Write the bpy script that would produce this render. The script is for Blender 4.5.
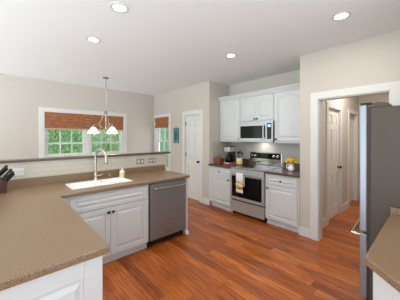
import bpy, bmesh, math, random
from mathutils import Vector, Matrix
random.seed(7)
for o in list(bpy.data.objects): bpy.data.objects.remove(o)
SC = bpy.context.scene; COL = SC.collection
PI = math.pi

# ------------------------------------------------------------------ camera
YAW = math.radians(47.5)
cd = bpy.data.cameras.new('camera'); cam = bpy.data.objects.new('camera', cd); COL.objects.link(cam)
cam.location = (0, 0, 1.5); cam.rotation_euler = (PI/2, 0, YAW)
cd.sensor_width = 36; cd.lens = 217/400*36; cd.shift_y = -13/400; cd.clip_start = 0.02; cd.clip_end = 200
SC.camera = cam

# ------------------------------------------------------------------ world and exposure
w = bpy.data.worlds.new('world'); SC.world = w; w.use_nodes = True
wt = w.node_tree; bg = wt.nodes['Background']; bg.inputs[0].default_value = (0.83, 0.94, 1.0, 1)
SKY_W = 2.3; LOW_FILL_W = 4.6                  # soft bright overcast sky; stronger glow added below the horizon to lift the ceiling
gc_ = wt.nodes.new('ShaderNodeTexCoord'); gs = wt.nodes.new('ShaderNodeSeparateXYZ'); gm = wt.nodes.new('ShaderNodeMapRange')
wt.links.new(gc_.outputs['Generated'], gs.inputs[0]); wt.links.new(gs.outputs[2], gm.inputs[0])
gm.inputs[1].default_value = -.12; gm.inputs[2].default_value = .02; gm.inputs[3].default_value = LOW_FILL_W; gm.inputs[4].default_value = SKY_W
wt.links.new(gm.outputs[0], bg.inputs[1])
SC.view_settings.view_transform = 'Standard'; SC.view_settings.look = 'None'
SC.view_settings.gamma = 1; SC.view_settings.use_curve_mapping = False
SC.view_settings.exposure = 0.15
DOWNLIGHT_W = 7.0; HALL_W = 22.0; HOOD_W = 1.0; BULB_W = 2.0

# ------------------------------------------------------------------ materials
def lin(c):
    c = c/255
    return c/12.92 if c <= .04045 else ((c+.055)/1.055)**2.4
def rgb(r, g, b): return (lin(r), lin(g), lin(b), 1)
def mat(name, col, rough=.5, metal=0, spec=.5, **kw):
    m = bpy.data.materials.new(name); m.use_nodes = True
    p = m.node_tree.nodes['Principled BSDF']
    p.inputs['Base Color'].default_value = col; p.inputs['Roughness'].default_value = rough
    p.inputs['Metallic'].default_value = metal; p.inputs['Specular IOR Level'].default_value = spec
    for k, v in kw.items(): p.inputs[k.replace('_', ' ')].default_value = v
    return m
def nd(m, t): return m.node_tree.nodes.new(t)
def ln(m, a, b): m.node_tree.links.new(a, b)
def P(m): return m.node_tree.nodes['Principled BSDF']
def coords(m, scale=(1, 1, 1), rot=(0, 0, 0)):
    t = nd(m, 'ShaderNodeTexCoord'); mp = nd(m, 'ShaderNodeMapping')
    mp.inputs['Scale'].default_value = scale; mp.inputs['Rotation'].default_value = rot
    ln(m, t.outputs['Object'], mp.inputs[0]); return mp.outputs[0]
def ramp(m, fac, stops):
    r = nd(m, 'ShaderNodeValToRGB'); e = r.color_ramp.elements
    while len(e) < len(stops): e.new(.5)
    for k, (p, c) in enumerate(stops): e[k].position = p; e[k].color = c
    ln(m, fac, r.inputs[0]); return r.outputs[0]
def noise(m, vec, scale, detail=3, rough=.5):
    n = nd(m, 'ShaderNodeTexNoise'); n.inputs['Scale'].default_value = scale
    n.inputs['Detail'].default_value = detail; n.inputs['Roughness'].default_value = rough
    ln(m, vec, n.inputs['Vector']); return n.outputs[0]
def bump(m, h, strength=.1, dist=.01):
    b = nd(m, 'ShaderNodeBump'); b.inputs['Strength'].default_value = strength; b.inputs['Distance'].default_value = dist
    ln(m, h, b.inputs['Height']); ln(m, b.outputs[0], P(m).inputs['Normal'])
def mul(m, a, b, fac=1.0, mode='MULTIPLY'):
    x = nd(m, 'ShaderNodeMix'); x.data_type = 'RGBA'; x.blend_type = mode; x.inputs[0].default_value = fac
    ln(m, a, x.inputs[6]); ln(m, b, x.inputs[7]); return x.outputs[2]

def paint(name, col, rough=.6, sc=60, st=.03):
    m = mat(name, col, rough, spec=.3); bump(m, noise(m, coords(m), sc), st, .005); return m
def speckle(name, a, b, c, rough=.28, sc=260):
    m = mat(name, a, rough, spec=.5)
    n = noise(m, coords(m), sc, 2, .7)
    ln(m, ramp(m, n, [(.36, b), (.5, a), (.64, c)]), P(m).inputs['Base Color']); return m
def brushed(name, col, rough=.3, scale=(2, 2, 160)):
    m = mat(name, col, rough, 1.0)
    n = noise(m, coords(m, scale), 3, 2)
    ln(m, ramp(m, n, [(.3, tuple(x*.88 for x in col[:3])+(1,)), (.7, tuple(min(1, x*1.1) for x in col[:3])+(1,))]), P(m).inputs['Base Color'])
    return m
def wood(name, a, b, scale=(2, 30, 30), rough=.4):
    m = mat(name, a, rough); n = noise(m, coords(m, scale), 2, 4)
    ln(m, ramp(m, n, [(.3, a), (.7, b)]), P(m).inputs['Base Color']); return m
def tile(name, a, b, bw, bh, plane='xz', grout=None, rough=.3):
    m = mat(name, a, rough)
    v = coords(m, (1, 1, 1), (PI/2, 0, 0) if plane == 'xz' else (0, 0, 0))
    if plane == 'yz':
        t = nd(m, 'ShaderNodeTexCoord'); s = nd(m, 'ShaderNodeSeparateXYZ'); c = nd(m, 'ShaderNodeCombineXYZ')
        ln(m, t.outputs['Object'], s.inputs[0]); ln(m, s.outputs[1], c.inputs[0]); ln(m, s.outputs[2], c.inputs[1]); v = c.outputs[0]
    if plane == 'xz':
        t = nd(m, 'ShaderNodeTexCoord'); s = nd(m, 'ShaderNodeSeparateXYZ'); c = nd(m, 'ShaderNodeCombineXYZ')
        ln(m, t.outputs['Object'], s.inputs[0]); ln(m, s.outputs[0], c.inputs[0]); ln(m, s.outputs[2], c.inputs[1]); v = c.outputs[0]
    br = nd(m, 'ShaderNodeTexBrick'); ln(m, v, br.inputs['Vector'])
    br.inputs['Scale'].default_value = 1; br.inputs['Brick Width'].default_value = bw; br.inputs['Row Height'].default_value = bh
    br.inputs['Mortar Size'].default_value = .002; br.inputs['Color1'].default_value = a; br.inputs['Color2'].default_value = b
    br.inputs['Mortar'].default_value = grout or tuple(x*.85 for x in a[:3])+(1,)
    ln(m, br.outputs[0], P(m).inputs['Base Color']); bump(m, br.outputs['Fac'], -.2, .002); return m

M = {}
M['wall'] = paint('wall_paint', rgb(200, 192, 182))
M['ceil'] = paint('ceiling_paint', rgb(240, 241, 242), .9)
M['trim'] = mat('white_trim', rgb(218, 217, 213), .35)
M['cab'] = mat('cabinet_white', rgb(208, 210, 210), .35)
M['cabin'] = mat('cabinet_toe', rgb(214, 214, 214), .5)
M['counter'] = speckle('brown_solid_surface', rgb(132, 105, 80), rgb(102, 78, 57), rgb(162, 135, 108), .28, 210)
M['ledge'] = speckle('ledge_surface', rgb(88, 68, 58), rgb(68, 52, 44), rgb(108, 86, 74))
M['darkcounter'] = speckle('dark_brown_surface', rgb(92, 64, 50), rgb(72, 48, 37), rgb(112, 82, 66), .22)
M['steel'] = brushed('brushed_steel', rgb(198, 200, 202), .42)
P(M['steel']).inputs['Metallic'].default_value = .7
M['dwsteel'] = brushed('dishwasher_steel', rgb(150, 153, 154), .48)
P(M['dwsteel']).inputs['Metallic'].default_value = .8
M['chrome'] = mat('polished_steel', rgb(205, 203, 200), .15, 1)
M['nickel'] = mat('brushed_nickel', rgb(186, 178, 166), .25, 1)
M['fridgeside'] = paint('fridge_side_paint', rgb(84, 74, 65), .45, 300, .1)
M['fridgedoor'] = mat('fridge_door_steel', rgb(150, 154, 162), .35, .7)
M['black'] = mat('black_plastic', rgb(22, 21, 21), .4)
M['gasket'] = mat('dark_gasket', rgb(62, 50, 42), .6)
M['blackglass'] = mat('black_glass', rgb(12, 12, 13), .08, spec=.25)
M['knob'] = mat('dark_bronze', rgb(30, 27, 25), .35, .6)
M['white'] = mat('white_ceramic', rgb(245, 243, 240), .15)
M['plate'] = mat('outlet_plate', rgb(140, 133, 122), .35)
M['plateslot'] = mat('outlet_slot', rgb(150, 146, 140), .4)
M['tile'] = tile('splash_tile', rgb(190, 185, 176), rgb(184, 179, 170), .15, .075, 'xz', rgb(176, 171, 163), .35)
M['ponytile'] = tile('pony_tile', rgb(198, 191, 177), rgb(192, 185, 170), .10, .05, 'yz', rgb(180, 173, 158), .35)
M['bamboo'] = None
m = mat('woven_wood', rgb(150, 92, 58), .6)
v = coords(m, (3, 3, 45)); n = noise(m, v, 3, 3); v2 = coords(m, (60, 60, 8)); n2 = noise(m, v2, 2, 2)
c1 = ramp(m, n, [(.28, rgb(108, 60, 34)), (.5, rgb(164, 100, 60)), (.72, rgb(204, 140, 94))])
c2 = ramp(m, n2, [(.3, (.75, .75, .75, 1)), (.6, (1, 1, 1, 1))])
ln(m, mul(m, c1, c2), P(m).inputs['Base Color']); bump(m, n, .3, .004); M['bamboo'] = m
M['hem'] = mat('shade_hem', rgb(196, 172, 138), .6)
m = mat('plank_floor', rgb(150, 84, 50), .33)                                   # brown planks that run along x
def mth(op, a, b=None):
    n_ = nd(m, 'ShaderNodeMath'); n_.operation = op
    for k, x in enumerate((a, b)):
        if x is None: continue
        if isinstance(x, (int, float)): n_.inputs[k].default_value = x
        else: ln(m, x, n_.inputs[k])
    return n_.outputs[0]
tc = nd(m, 'ShaderNodeTexCoord'); sp = nd(m, 'ShaderNodeSeparateXYZ'); ln(m, tc.outputs['Object'], sp.inputs[0])
ry = mth('DIVIDE', sp.outputs[1], .105); row = mth('FLOOR', ry)
wn = nd(m, 'ShaderNodeTexWhiteNoise'); wn.noise_dimensions = '1D'; ln(m, row, wn.inputs['W'])
px = mth('ADD', mth('DIVIDE', sp.outputs[0], 1.15), mth('MULTIPLY', wn.outputs['Value'], 7.3)); cel = mth('FLOOR', px)
cv = nd(m, 'ShaderNodeCombineXYZ'); ln(m, row, cv.inputs[0]); ln(m, cel, cv.inputs[1])
w2 = nd(m, 'ShaderNodeTexWhiteNoise'); w2.noise_dimensions = '2D'; ln(m, cv.outputs[0], w2.inputs['Vector'])
pc = ramp(m, w2.outputs['Value'], [(0, rgb(134, 64, 22)), (.3, rgb(158, 80, 28)), (.7, rgb(176, 94, 36)), (1, rgb(194, 110, 46))])
gv = nd(m, 'ShaderNodeCombineXYZ'); ln(m, mth('ADD', mth('MULTIPLY', sp.outputs[0], 1.5), mth('MULTIPLY', w2.outputs['Value'], 40)), gv.inputs[0]); ln(m, mth('MULTIPLY', sp.outputs[1], 24), gv.inputs[1])
g = noise(m, gv.outputs[0], 2.0, 5, .62); gc = ramp(m, g, [(.30, (.24, .19, .16, 1)), (.46, (.8, .78, .76, 1)), (.7, (1.4, 1.38, 1.34, 1))])
fy = mth('FRACT', ry); fx_ = mth('FRACT', px)
edge = mth('MAXIMUM', mth('LESS_THAN', fy, .018), mth('LESS_THAN', fx_, .0022))
er = ramp(m, edge, [(0, (1, 1, 1, 1)), (1, (.45, .4, .38, 1))])
ln(m, mul(m, mul(m, pc, gc), er), P(m).inputs['Base Color']); bump(m, edge, -.15, .001); M['floor'] = m
M['leaf'] = mat('leaf_green', rgb(176, 200, 158), .5); M['leaf2'] = mat('leaf_pale', rgb(206, 220, 186), .5); M['leaf3'] = mat('leaf_blue', rgb(172, 206, 190), .5)
for k in ('leaf', 'leaf2', 'leaf3'):          # thin leaves let some daylight through
    m = M[k]; tl = nd(m, 'ShaderNodeBsdfTranslucent'); tl.inputs[0].default_value = P(m).inputs['Base Color'].default_value
    mx = nd(m, 'ShaderNodeMixShader'); mx.inputs[0].default_value = .5; o_ = m.node_tree.nodes['Material Output']
    ln(m, P(m).outputs[0], mx.inputs[1]); ln(m, tl.outputs[0], mx.inputs[2]); ln(m, mx.outputs[0], o_.inputs[0])
M['bark'] = wood('bark', rgb(92, 74, 58), rgb(120, 98, 80), (20, 20, 3), .9)
M['grass'] = paint('lawn', rgb(120, 158, 88), .9, 30, .3)
M['board'] = wood('cutting_board_wood', rgb(128, 62, 34), rgb(160, 88, 52), (4, 30, 30))
M['blockwood'] = wood('knife_block_wood', rgb(52, 28, 18), rgb(76, 42, 26), (20, 20, 4))
M['basket'] = wood('basket_wood', rgb(104, 58, 38), rgb(150, 98, 70), (8, 8, 60))
M['cream'] = mat('cream_ceramic', rgb(226, 208, 160), .3)
M['yellow'] = mat('yellow_petal', rgb(250, 208, 10), .5)
M['stem'] = mat('green_stem', rgb(84, 132, 52), .5)
M['soap'] = mat('amber_soap', rgb(226, 204, 140), .15)
M['clear'] = mat('clear_plastic', rgb(236, 232, 220), .1)
M['teal'] = wood('teal_canvas', rgb(62, 112, 112), rgb(98, 146, 142), (14, 14, 6), .7)
M['tealdark'] = mat('dark_teal_paint', rgb(46, 84, 88), .7)
M['linen'] = mat('white_linen', rgb(236, 232, 228), .9)
M['silver'] = mat('silver_plastic', rgb(196, 188, 178), .35, .5)
m = mat('towel_print', rgb(236, 232, 228), .9)
v = coords(m, (1, 1, 1)); n = noise(m, v, 26, 2)
ln(m, ramp(m, n, [(.4, rgb(70, 58, 48)), (.47, rgb(206, 172, 84)), (.6, rgb(232, 214, 150))]), P(m).inputs['Base Color']); M['print'] = m
def emit(name, col, s):
    m = mat(name, col, .5); P(m).inputs['Emission Color'].default_value = col; P(m).inputs['Emission Strength'].default_value = s; return m
M['lamp'] = emit('lamp_lens', (1, .97, .92, 1), 6)
M['shadeglass'] = emit('lit_frosted_glass', (1, .96, .88, 1), 1.6)
M['blue'] = emit('blue_display', (.25, .5, 1, 1), 1.6)
m = bpy.data.materials.new('window_glass'); m.use_nodes = True; nt = m.node_tree; nt.nodes.clear()
out = nd(m, 'ShaderNodeOutputMaterial'); mx = nd(m, 'ShaderNodeMixShader'); tr = nd(m, 'ShaderNodeBsdfTransparent'); gl = nd(m, 'ShaderNodeBsdfGlossy')
fr = nd(m, 'ShaderNodeLayerWeight'); fr.inputs[0].default_value = .12; gl.inputs['Roughness'].default_value = .02; tr.inputs[0].default_value = (.97, .985, .98, 1)
pw = nd(m, 'ShaderNodeMath'); pw.operation = 'MULTIPLY'; pw.inputs[1].default_value = .35; ln(m, fr.outputs[1], pw.inputs[0]); ln(m, pw.outputs[0], mx.inputs[0]); ln(m, tr.outputs[0], mx.inputs[1]); ln(m, gl.outputs[0], mx.inputs[2]); ln(m, mx.outputs[0], out.inputs[0]); M['glass'] = m

# ------------------------------------------------------------------ mesh helpers
class Fr:                                   # a local frame: a along U, b along V, c along N
    def __init__(s, o=(0, 0, 0), U=(1, 0, 0), V=(0, 1, 0), N=(0, 0, 1)):
        s.o = Vector(o); s.U = Vector(U).normalized(); s.V = Vector(V).normalized(); s.N = Vector(N).normalized()
    def __call__(s, a, b, c): return s.o + s.U*a + s.V*b + s.N*c
W = Fr()
def facing(o, d):                           # upright frame: a to the side, b up, c out of the face
    return {'-y': Fr(o, (1, 0, 0), (0, 0, 1), (0, -1, 0)), '+x': Fr(o, (0, 1, 0), (0, 0, 1), (1, 0, 0)),
            '-x': Fr(o, (0, 1, 0), (0, 0, 1), (-1, 0, 0)), '+y': Fr(o, (1, 0, 0), (0, 0, 1), (0, 1, 0))}[d]
class MB:
    def __init__(s, fr=None): s.v = []; s.f = []; s.fr = fr or W
    def add(s, pts, faces, raw=False):
        k = len(s.v); s.v += [Vector(p) if raw else s.fr(*p) for p in pts]; s.f += [tuple(i+k for i in q) for q in faces]; return s
    def box(s, a0, a1, b0, b1, c0, c1):
        p = [(a, b, c) for c in (c0, c1) for b in (b0, b1) for a in (a0, a1)]
        return s.add(p, [(0, 2, 3, 1), (4, 5, 7, 6), (0, 1, 5, 4), (2, 6, 7, 3), (0, 4, 6, 2), (1, 3, 7, 5)])
    def frustum(s, A, ca, B, cb):           # two polygons (a, b) at depths ca, cb
        n = len(A); p = [(a, b, ca) for a, b in A] + [(a, b, cb) for a, b in B]
        return s.add(p, [tuple(range(n)), tuple(range(n, 2*n))] + [(i, (i+1) % n, n+(i+1) % n, n+i) for i in range(n)])
    def prism(s, A, c0, c1): return s.frustum(A, c0, A, c1)
    def lathe(s, prof, cen=(0, 0, 0), n=20):   # profile (r, h) turned about the frame's c axis... h along c
        pts = []; fs = []; m = len(prof)
        for r, h in prof:
            for k in range(n):
                t = 2*PI*k/n; pts.append((cen[0]+r*math.cos(t), cen[1]+r*math.sin(t), cen[2]+h))
        for i in range(m-1):
            for k in range(n): fs.append((i*n+k, i*n+(k+1) % n, (i+1)*n+(k+1) % n, (i+1)*n+k))
        fs += [tuple(range(n)), tuple((m-1)*n+k for k in range(n))]
        return s.add(pts, fs)
    def tube(s, path, r, n=10):             # path of frame points, radius or list
        pts = [s.fr(*p) for p in path]; rs = r if isinstance(r, (list, tuple)) else [r]*len(pts)
        ring = []; up = None
        for i, p in enumerate(pts):
            d = (pts[min(i+1, len(pts)-1)] - pts[max(i-1, 0)]).normalized()
            if up is None: up = d.orthogonal().normalized()
            up = (up - d*up.dot(d)).normalized(); sd = d.cross(up)
            ring += [p + (up*math.cos(2*PI*k/n) + sd*math.sin(2*PI*k/n))*rs[i] for k in range(n)]
        fs = [(i*n+k, i*n+(k+1) % n, (i+1)*n+(k+1) % n, (i+1)*n+k) for i in range(len(pts)-1) for k in range(n)]
        fs += [tuple(range(n)), tuple((len(pts)-1)*n+k for k in range(n))]
        return s.add(ring, fs, True)
    def ball(s, c, r, n=12, sq=(1, 1, 1)):
        pts = []; fs = []
        for i in range(1, n//2):
            t = PI*i/(n//2)
            for k in range(n): pts.append((c[0]+r*sq[0]*math.sin(t)*math.cos(2*PI*k/n), c[1]+r*sq[1]*math.sin(t)*math.sin(2*PI*k/n), c[2]+r*sq[2]*math.cos(t)))
        m = n//2-1
        for i in range(m-1):
            for k in range(n): fs.append((i*n+k, i*n+(k+1) % n, (i+1)*n+(k+1) % n, (i+1)*n+k))
        fs += [tuple(range(n)), tuple((m-1)*n+k for k in range(n))]
        return s.add(pts, fs)
    def grid(s, us, vs, filled, c0, c1):    # welded slab of the filled cells, sides only on the boundary
        nu, nv = len(us), len(vs); idx = {}; pts = []; fs = []
        def vid(i, j, t):
            if (i, j, t) not in idx: idx[(i, j, t)] = len(pts); pts.append((us[i], vs[j], (c0, c1)[t]))
            return idx[(i, j, t)]
        ok = lambda i, j: 0 <= i < nu-1 and 0 <= j < nv-1 and filled((us[i]+us[i+1])/2, (vs[j]+vs[j+1])/2)
        for i in range(nu-1):
            for j in range(nv-1):
                if not ok(i, j): continue
                q = [(i, j), (i+1, j), (i+1, j+1), (i, j+1)]
                fs.append(tuple(vid(*c, 0) for c in reversed(q))); fs.append(tuple(vid(*c, 1) for c in q))
                for e, (di, dj) in enumerate([(0, -1), (1, 0), (0, 1), (-1, 0)]):
                    if not ok(i+di, j+dj):
                        A, B = q[e], q[(e+1) % 4]; fs.append((vid(*A, 0), vid(*B, 0), vid(*B, 1), vid(*A, 1)))
        return s.add(pts, fs)
    def build(s, name, material, parent=None, bevel=0, smooth=False, label=None, seg=2):
        me = bpy.data.meshes.new(name)
        if parent is None:
            xs = [p.x for p in s.v]; ys = [p.y for p in s.v]; org = Vector(((min(xs)+max(xs))/2, (min(ys)+max(ys))/2, min(p.z for p in s.v)))
        else:
            org = Vector((0, 0, 0)); q = parent
            while q: org += q.location; q = q.parent
        me.from_pydata([p-org for p in s.v], [], s.f); bm = bmesh.new(); bm.from_mesh(me)
        bmesh.ops.recalc_face_normals(bm, faces=bm.faces); bm.to_mesh(me); bm.free()
        me.materials.append(material); o = bpy.data.objects.new(name, me); COL.objects.link(o)
        if parent is None: o.location = org
        else: o.parent = parent
        if smooth:
            for p in me.polygons: p.use_smooth = True
            try: me.set_sharp_from_angle(angle=math.radians(40))
            except Exception: pass
        if bevel:
            b = o.modifiers.new('bevel', 'BEVEL'); b.width = bevel; b.segments = seg; b.limit_method = 'ANGLE'; b.angle_limit = math.radians(50)
        if label: o['label'] = label
        return o
def tag(o, label, cat, group=None, kind=None):
    o['label'] = label; o['category'] = cat
    if group: o['group'] = group
    if kind: o['kind'] = kind
    return o
def thing(name, loc, label, cat, group=None, kind=None):
    o = bpy.data.objects.new(name, None); o.empty_display_size = .1; COL.objects.link(o); o.location = loc
    return tag(o, label, cat, group, kind)
def copy_tree(o, parent=None):
    c = o.copy(); COL.objects.link(c)
    if parent: c.parent = parent
    for ch in list(o.children): copy_tree(ch, c)
    return c
def struct(name, mb, material, label, cat, **kw): return tag(mb.build(name, material, **kw), label, cat, kind='structure')
def lamp(name, kind, loc, watts, parent, col=(1, .95, .87), **kw):
    l = bpy.data.lights.new(name, kind); l.energy = watts; l.color = col
    for k, v in kw.items(): setattr(l, k, v)
    o = bpy.data.objects.new(name, l); COL.objects.link(o); o.parent = parent; org = Vector((0, 0, 0)); q = parent
    while q: org += q.location; q = q.parent
    o.location = Vector(loc)-org; return o

# ------------------------------------------------------------------ the setting
H = 2.74; YA = 3.38; XW = -5.73; XAL = -3.385; XAR = -1.42; YAB = 4.06; XH = -1.28; YHB = 6.40
def holes_wall(fr, a0, a1, z0, z1, holes, c0, c1):
    us = sorted({a0, a1, *[h[0] for h in holes], *[h[1] for h in holes]}); vs = sorted({z0, z1, *[h[2] for h in holes], *[h[3] for h in holes]})
    us = [u for u in us if a0 <= u <= a1]; vs = [v for v in vs if z0 <= v <= z1]
    return MB(fr).grid(us, vs, lambda u, v: not any(h[0] < u < h[1] and h[2] < v < h[3] for h in holes), c0, c1)
struct('floor', MB().box(-5.85, 2.0, -2.0, 3.5, -.1, 0).box(-3.5, 2.4, 3.5, 6.6, -.1, 0), M['floor'], 'cherry brown wooden plank floor of the kitchen and hall', 'floor')
struct('ceiling', MB().box(-5.85, 4.0, -3.5, 3.5, H, H+.12).box(-3.5, 3.0, 3.5, 6.6, H, H+.12), M['ceil'], 'flat white painted ceiling with recessed lights', 'ceiling')  # carried on unseen past the floor to hold back high sky light
W1 = (.69, 2.43, 1.055, 2.045); W2 = (-5.62, -4.93, .58, 2.06)
struct('wall_left', holes_wall(facing((XW, 0, 0), '+x'), -1.3, 3.5, 0, H, [W1], -.12, 0), M['wall'], 'greige dining wall with the wide white window', 'wall')
AH = [W2, (-4.25, -3.67, -1, 2.045), (XAL, XAR, -1, 3), (-1.161, -.364, -1, 2.05)]
struct('wall_back', holes_wall(facing((0, YA, 0), '-y'), -5.85, .54, 0, H, [h if h[2] > 0 and h[3] < H else (h[0], h[1], 0, min(h[3], H)) for h in AH], -.12, 0), M['wall'],
       'greige wall holding the pantry door, stove recess and hall opening', 'wall')
struct('wall_recess_left', MB().box(XAL-.1, XAL, YA+.12, YAB, 0, H), M['wall'], 'greige side wall of the stove recess next to pantry door', 'wall')
struct('wall_recess_back', MB().box(XAL-.1, XAR+.02, YAB, YAB+.1, 0, H), M['wall'], 'greige back wall of the stove recess above the cabinets', 'wall')
struct('wall_recess_right', MB().box(XAR, XH, YA+.12, YAB+.1, 0, H), M['wall'], 'greige pier between the stove recess and the hall', 'wall')
struct('wall_hall_left', holes_wall(facing((XH, 0, 0), '+x'), YAB+.1, YHB, 0, H, [(4.17, 4.88, 0, 2.03), (5.50, 6.20, 0, 2.03)], -.12, 0), M['wall'], 'greige left wall of the hall with a panelled door', 'wall')
HD = (-1.22, -.52)
struct('wall_hall_back', holes_wall(facing((0, YHB, 0), '-y'), XH-.12, .2, 0, H, [], -.12, 0), M['wall'], 'greige end wall of the hall', 'wall')
struct('wall_hall_right', MB().box(-.1, .02, YA+.12, YHB, 0, H), M['wall'], 'greige right wall of the hall beyond the refrigerator', 'wall')
struct('wall_right', MB().box(.42, .54, 2.15, YA, 0, H), M['wall'], 'greige wall behind refrigerator and right hand counter', 'wall')
struct('wall_light_block', MB().box(.7, 1.6, -1.42, -1.3, 0, H).box(1.5, 1.6, -1.3, .2, 0, H), M['wall'], 'unseen greige corner wall added behind the kitchen to block side light', 'wall')  # unseen wall added to shade the foreground cabinet end
XP = -3.29; PEND = 2.19
struct('wall_pony', MB().box(XP-.12, XP, -1.25, PEND, 0, 1.205), M['wall'], 'half height wall behind the sink counter', 'wall')
struct('trim_1', MB().box(XP, XP+.008, -1.25, PEND, .92, 1.205), M['ponytile'], 'cream tiled face of the half wall above the sink counter', 'trim')
struct('trim_2', MB().box(XAL, XAR, YAB-.008, YAB, .9, 1.40), M['tile'], 'pale grey tile backsplash behind the range', 'trim')
for nm, bxx, lb in (('recess_left', (XAL, XAL+.008, YA+.1, YAB-.008, .9, 1.40), 'pale grey tile on the left side of the stove recess'),):
    struct('trim_3', MB().box(*bxx), M['ponytile'] if False else M['tile'], lb, 'trim')
def base(name, boxes, label):
    mb = MB()
    for b in boxes: mb.box(*b)
    struct(name, mb, M['trim'], label, 'baseboard', bevel=.004)
bb = .014
base('baseboard_dining', [(XW, XW+bb, -1.25, YA, 0, .13)], 'white baseboard along the dining wall')
base('baseboard_window', [(XW+bb, -4.365, YA-bb, YA, 0, .13)], 'white baseboard under the narrow window')
base('baseboard_pantry', [(-3.587, XAL+bb, YA-bb, YA, 0, .13)], 'short white baseboard right of the pantry door')
base('baseboard_pier', [(XAR-bb, -1.267, YA-bb, YA, 0, .13)], 'short white baseboard on the pier beside the hall opening')
base('baseboard_hall', [(XH, XH+bb, YA+.12, 4.085, 0, .13), (XH, XH+bb, 4.97, 5.428, 0, .13), (XH, XH+bb, 6.272, YHB, 0, .13)], 'white baseboard along the left hall wall')
# casing of the hall opening
mb = MB(facing((0, YA, 0), '-y'))
for c0, c1, e in ((0, .016, 0), (.016, .024, .02)):
    mb.box(-1.265+e, -1.155, 0, 2.145-e, c0, c1); mb.box(-.370, -.26-e, 0, 2.145-e, c0, c1); mb.box(-1.155, -.370, 2.045, 2.145-e, c0, c1)
mb.box(-1.161, -1.143, 0, 2.05, -.13, 0); mb.box(-.382, -.364, 0, 2.05, -.13, 0); mb.box(-1.143, -.382, 2.032, 2.05, -.13, 0)
struct('trim_4', mb, M['trim'], 'white casing around the hall opening', 'trim', bevel=.003)

def arch(a0, a1, b0, b1, rise, n=12):       # closed outline, arched top when rise > 0
    p = [(a0, b0), (a1, b0)]
    if rise <= 0: return p + [(a1, b1), (a0, b1)]
    sh = (a1-a0)*.16
    p += [(a1, b1-rise)]
    for k in range(n+1):
        t = k/n; a = a1-sh - (a1-a0-2*sh)*t; p.append((a, b1-rise+rise*math.sin(PI*t)**.8 if 0 < t < 1 else b1-rise))
    p += [(a0, b1-rise)]
    return p
def cab_panel(mb, a0, a1, b0, b1, c, rise=0, st=.055, th=.019):   # raised panel front standing on depth c
    mb.box(a0, a1, b0, b1, c, c+th-.010)
    f0, f1 = c+th-.010, c+th
    s2 = min(st, (b1-b0)*.26)
    mb.box(a0, a0+st, b0, b1, f0, f1); mb.box(a1-st, a1, b0, b1, f0, f1); mb.box(a0+st, a1-st, b0, b0+s2, f0, f1)
    if rise <= 0: mb.box(a0+st, a1-st, b1-s2, b1, f0, f1)
    else:
        A = arch(a0+st, a1-st, b0, b1-s2*.8, rise)[2:]
        mb.prism(A + [(a0+st, b1), (a1-st, b1)], f0, f1)
    g = .011; e = min(.03, (b1-b0)*.12)
    A = arch(a0+st+g, a1-st-g, b0+s2+g, b1-(s2 if rise <= 0 else s2*.8)-g, rise); B = arch(a0+st+g+e, a1-st-g-e, b0+s2+g+e, b1-(s2 if rise <= 0 else s2*.8)-g-e, rise*.9)
    mb.frustum(A, f0-.001, B, f1-.001)
    return mb
def knob(fr, a, b, c, parent, r=.017):
    return MB(fr).lathe([(.006, 0), (.006, .012), (r, .016), (r, .022), (r*.7, .028), (.001, .029)], (a, b, c), 14).build('knob', M['knob'], parent, smooth=True, label='dark round knob')
def door_leaf(fr, a0, a1, z0, z1, parent, name='leaf', th=.035):
    w_ = a1-a0; st = .11*min(1, w_/.72); mid = .09*min(1, w_/.72)
    rows = [(z0+.22, z0+.80), (z0+.98, z0+1.62), (z0+1.72, z1-.11)]; cols = [(a0+st, (a0+a1-mid)/2), ((a0+a1+mid)/2, a1-st)]
    us = sorted({a0, a1, *[x for c in cols for x in c]}); vs = sorted({z0, z1, *[x for r in rows for x in r]})
    mb = MB(fr); mb.grid(us, vs, lambda u, v: not any(c[0] < u < c[1] and r[0] < v < r[1] for c in cols for r in rows), -th, 0)
    mb.box(a0+.02, a1-.02, z0+.02, z1-.02, -th+.004, -.012)
    for c in cols:
        for r in rows:
            A = [(c[0]+.008, r[0]+.008), (c[1]-.008, r[0]+.008), (c[1]-.008, r[1]-.008), (c[0]+.008, r[1]-.008)]; e = .035
            B = [(c[0]+e, r[0]+e), (c[1]-e, r[0]+e), (c[1]-e, r[1]-e), (c[0]+e, r[1]-e)]
            mb.frustum(A, -.013, B, -.003)
    return mb.build(name, M['trim'], parent, bevel=.002)
def door(name, fr, a0, a1, z1, label, knob_a, hinge_a, loc, cas=.088, sink=.02):
    t = thing(name, loc, label, 'door', kind='structure')
    door_leaf(Fr(fr(0, 0, -sink), fr.U, fr.V, fr.N), a0+.02, a1-.02, .012, z1-.02, t)
    mb = MB(fr)
    for c0, c1, e in ((0, .014, 0), (.014, .02, .015)):
        mb.box(a0-cas+e, a0+.012, 0, z1+cas-e, c0, c1); mb.box(a1-.012, a1+cas-e, 0, z1+cas-e, c0, c1); mb.box(a0+.012, a1-.012, z1-.012, z1+cas-e, c0, c1)
    mb.build('casing', M['trim'], t, bevel=.003)
    mb = MB(fr); mb.box(a0, a0+.018, 0, z1, -.11, 0); mb.box(a1-.018, a1, 0, z1, -.11, 0); mb.box(a0+.018, a1-.018, z1-.018, z1, -.11, 0); mb.build('jamb', M['trim'], t)
    if knob_a is not None:
        MB(fr).lathe([(.026, 0), (.026, .006), (.01, .01), (.01, .034), (.024, .042), (.029, .055), (.022, .066), (.004, .068)], (knob_a, .92, -sink), 16).build('door_knob', M['knob'], t, smooth=True, label='dark bronze door knob')
    if hinge_a is not None:
        for z in (.25, 1.07, 1.83): MB(fr).box(hinge_a-.012, hinge_a+.012, z-.05, z+.05, -sink, -sink+.012).build('hinge', M['knob'], t, label='dark bronze hinge')
    return t
door('door_1', facing((0, YA, 0), '-y'), -4.25, -3.67, 2.045, 'white six panel pantry door left of the stove recess', -3.74, -4.228, (-3.96, YA, 0))
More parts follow.
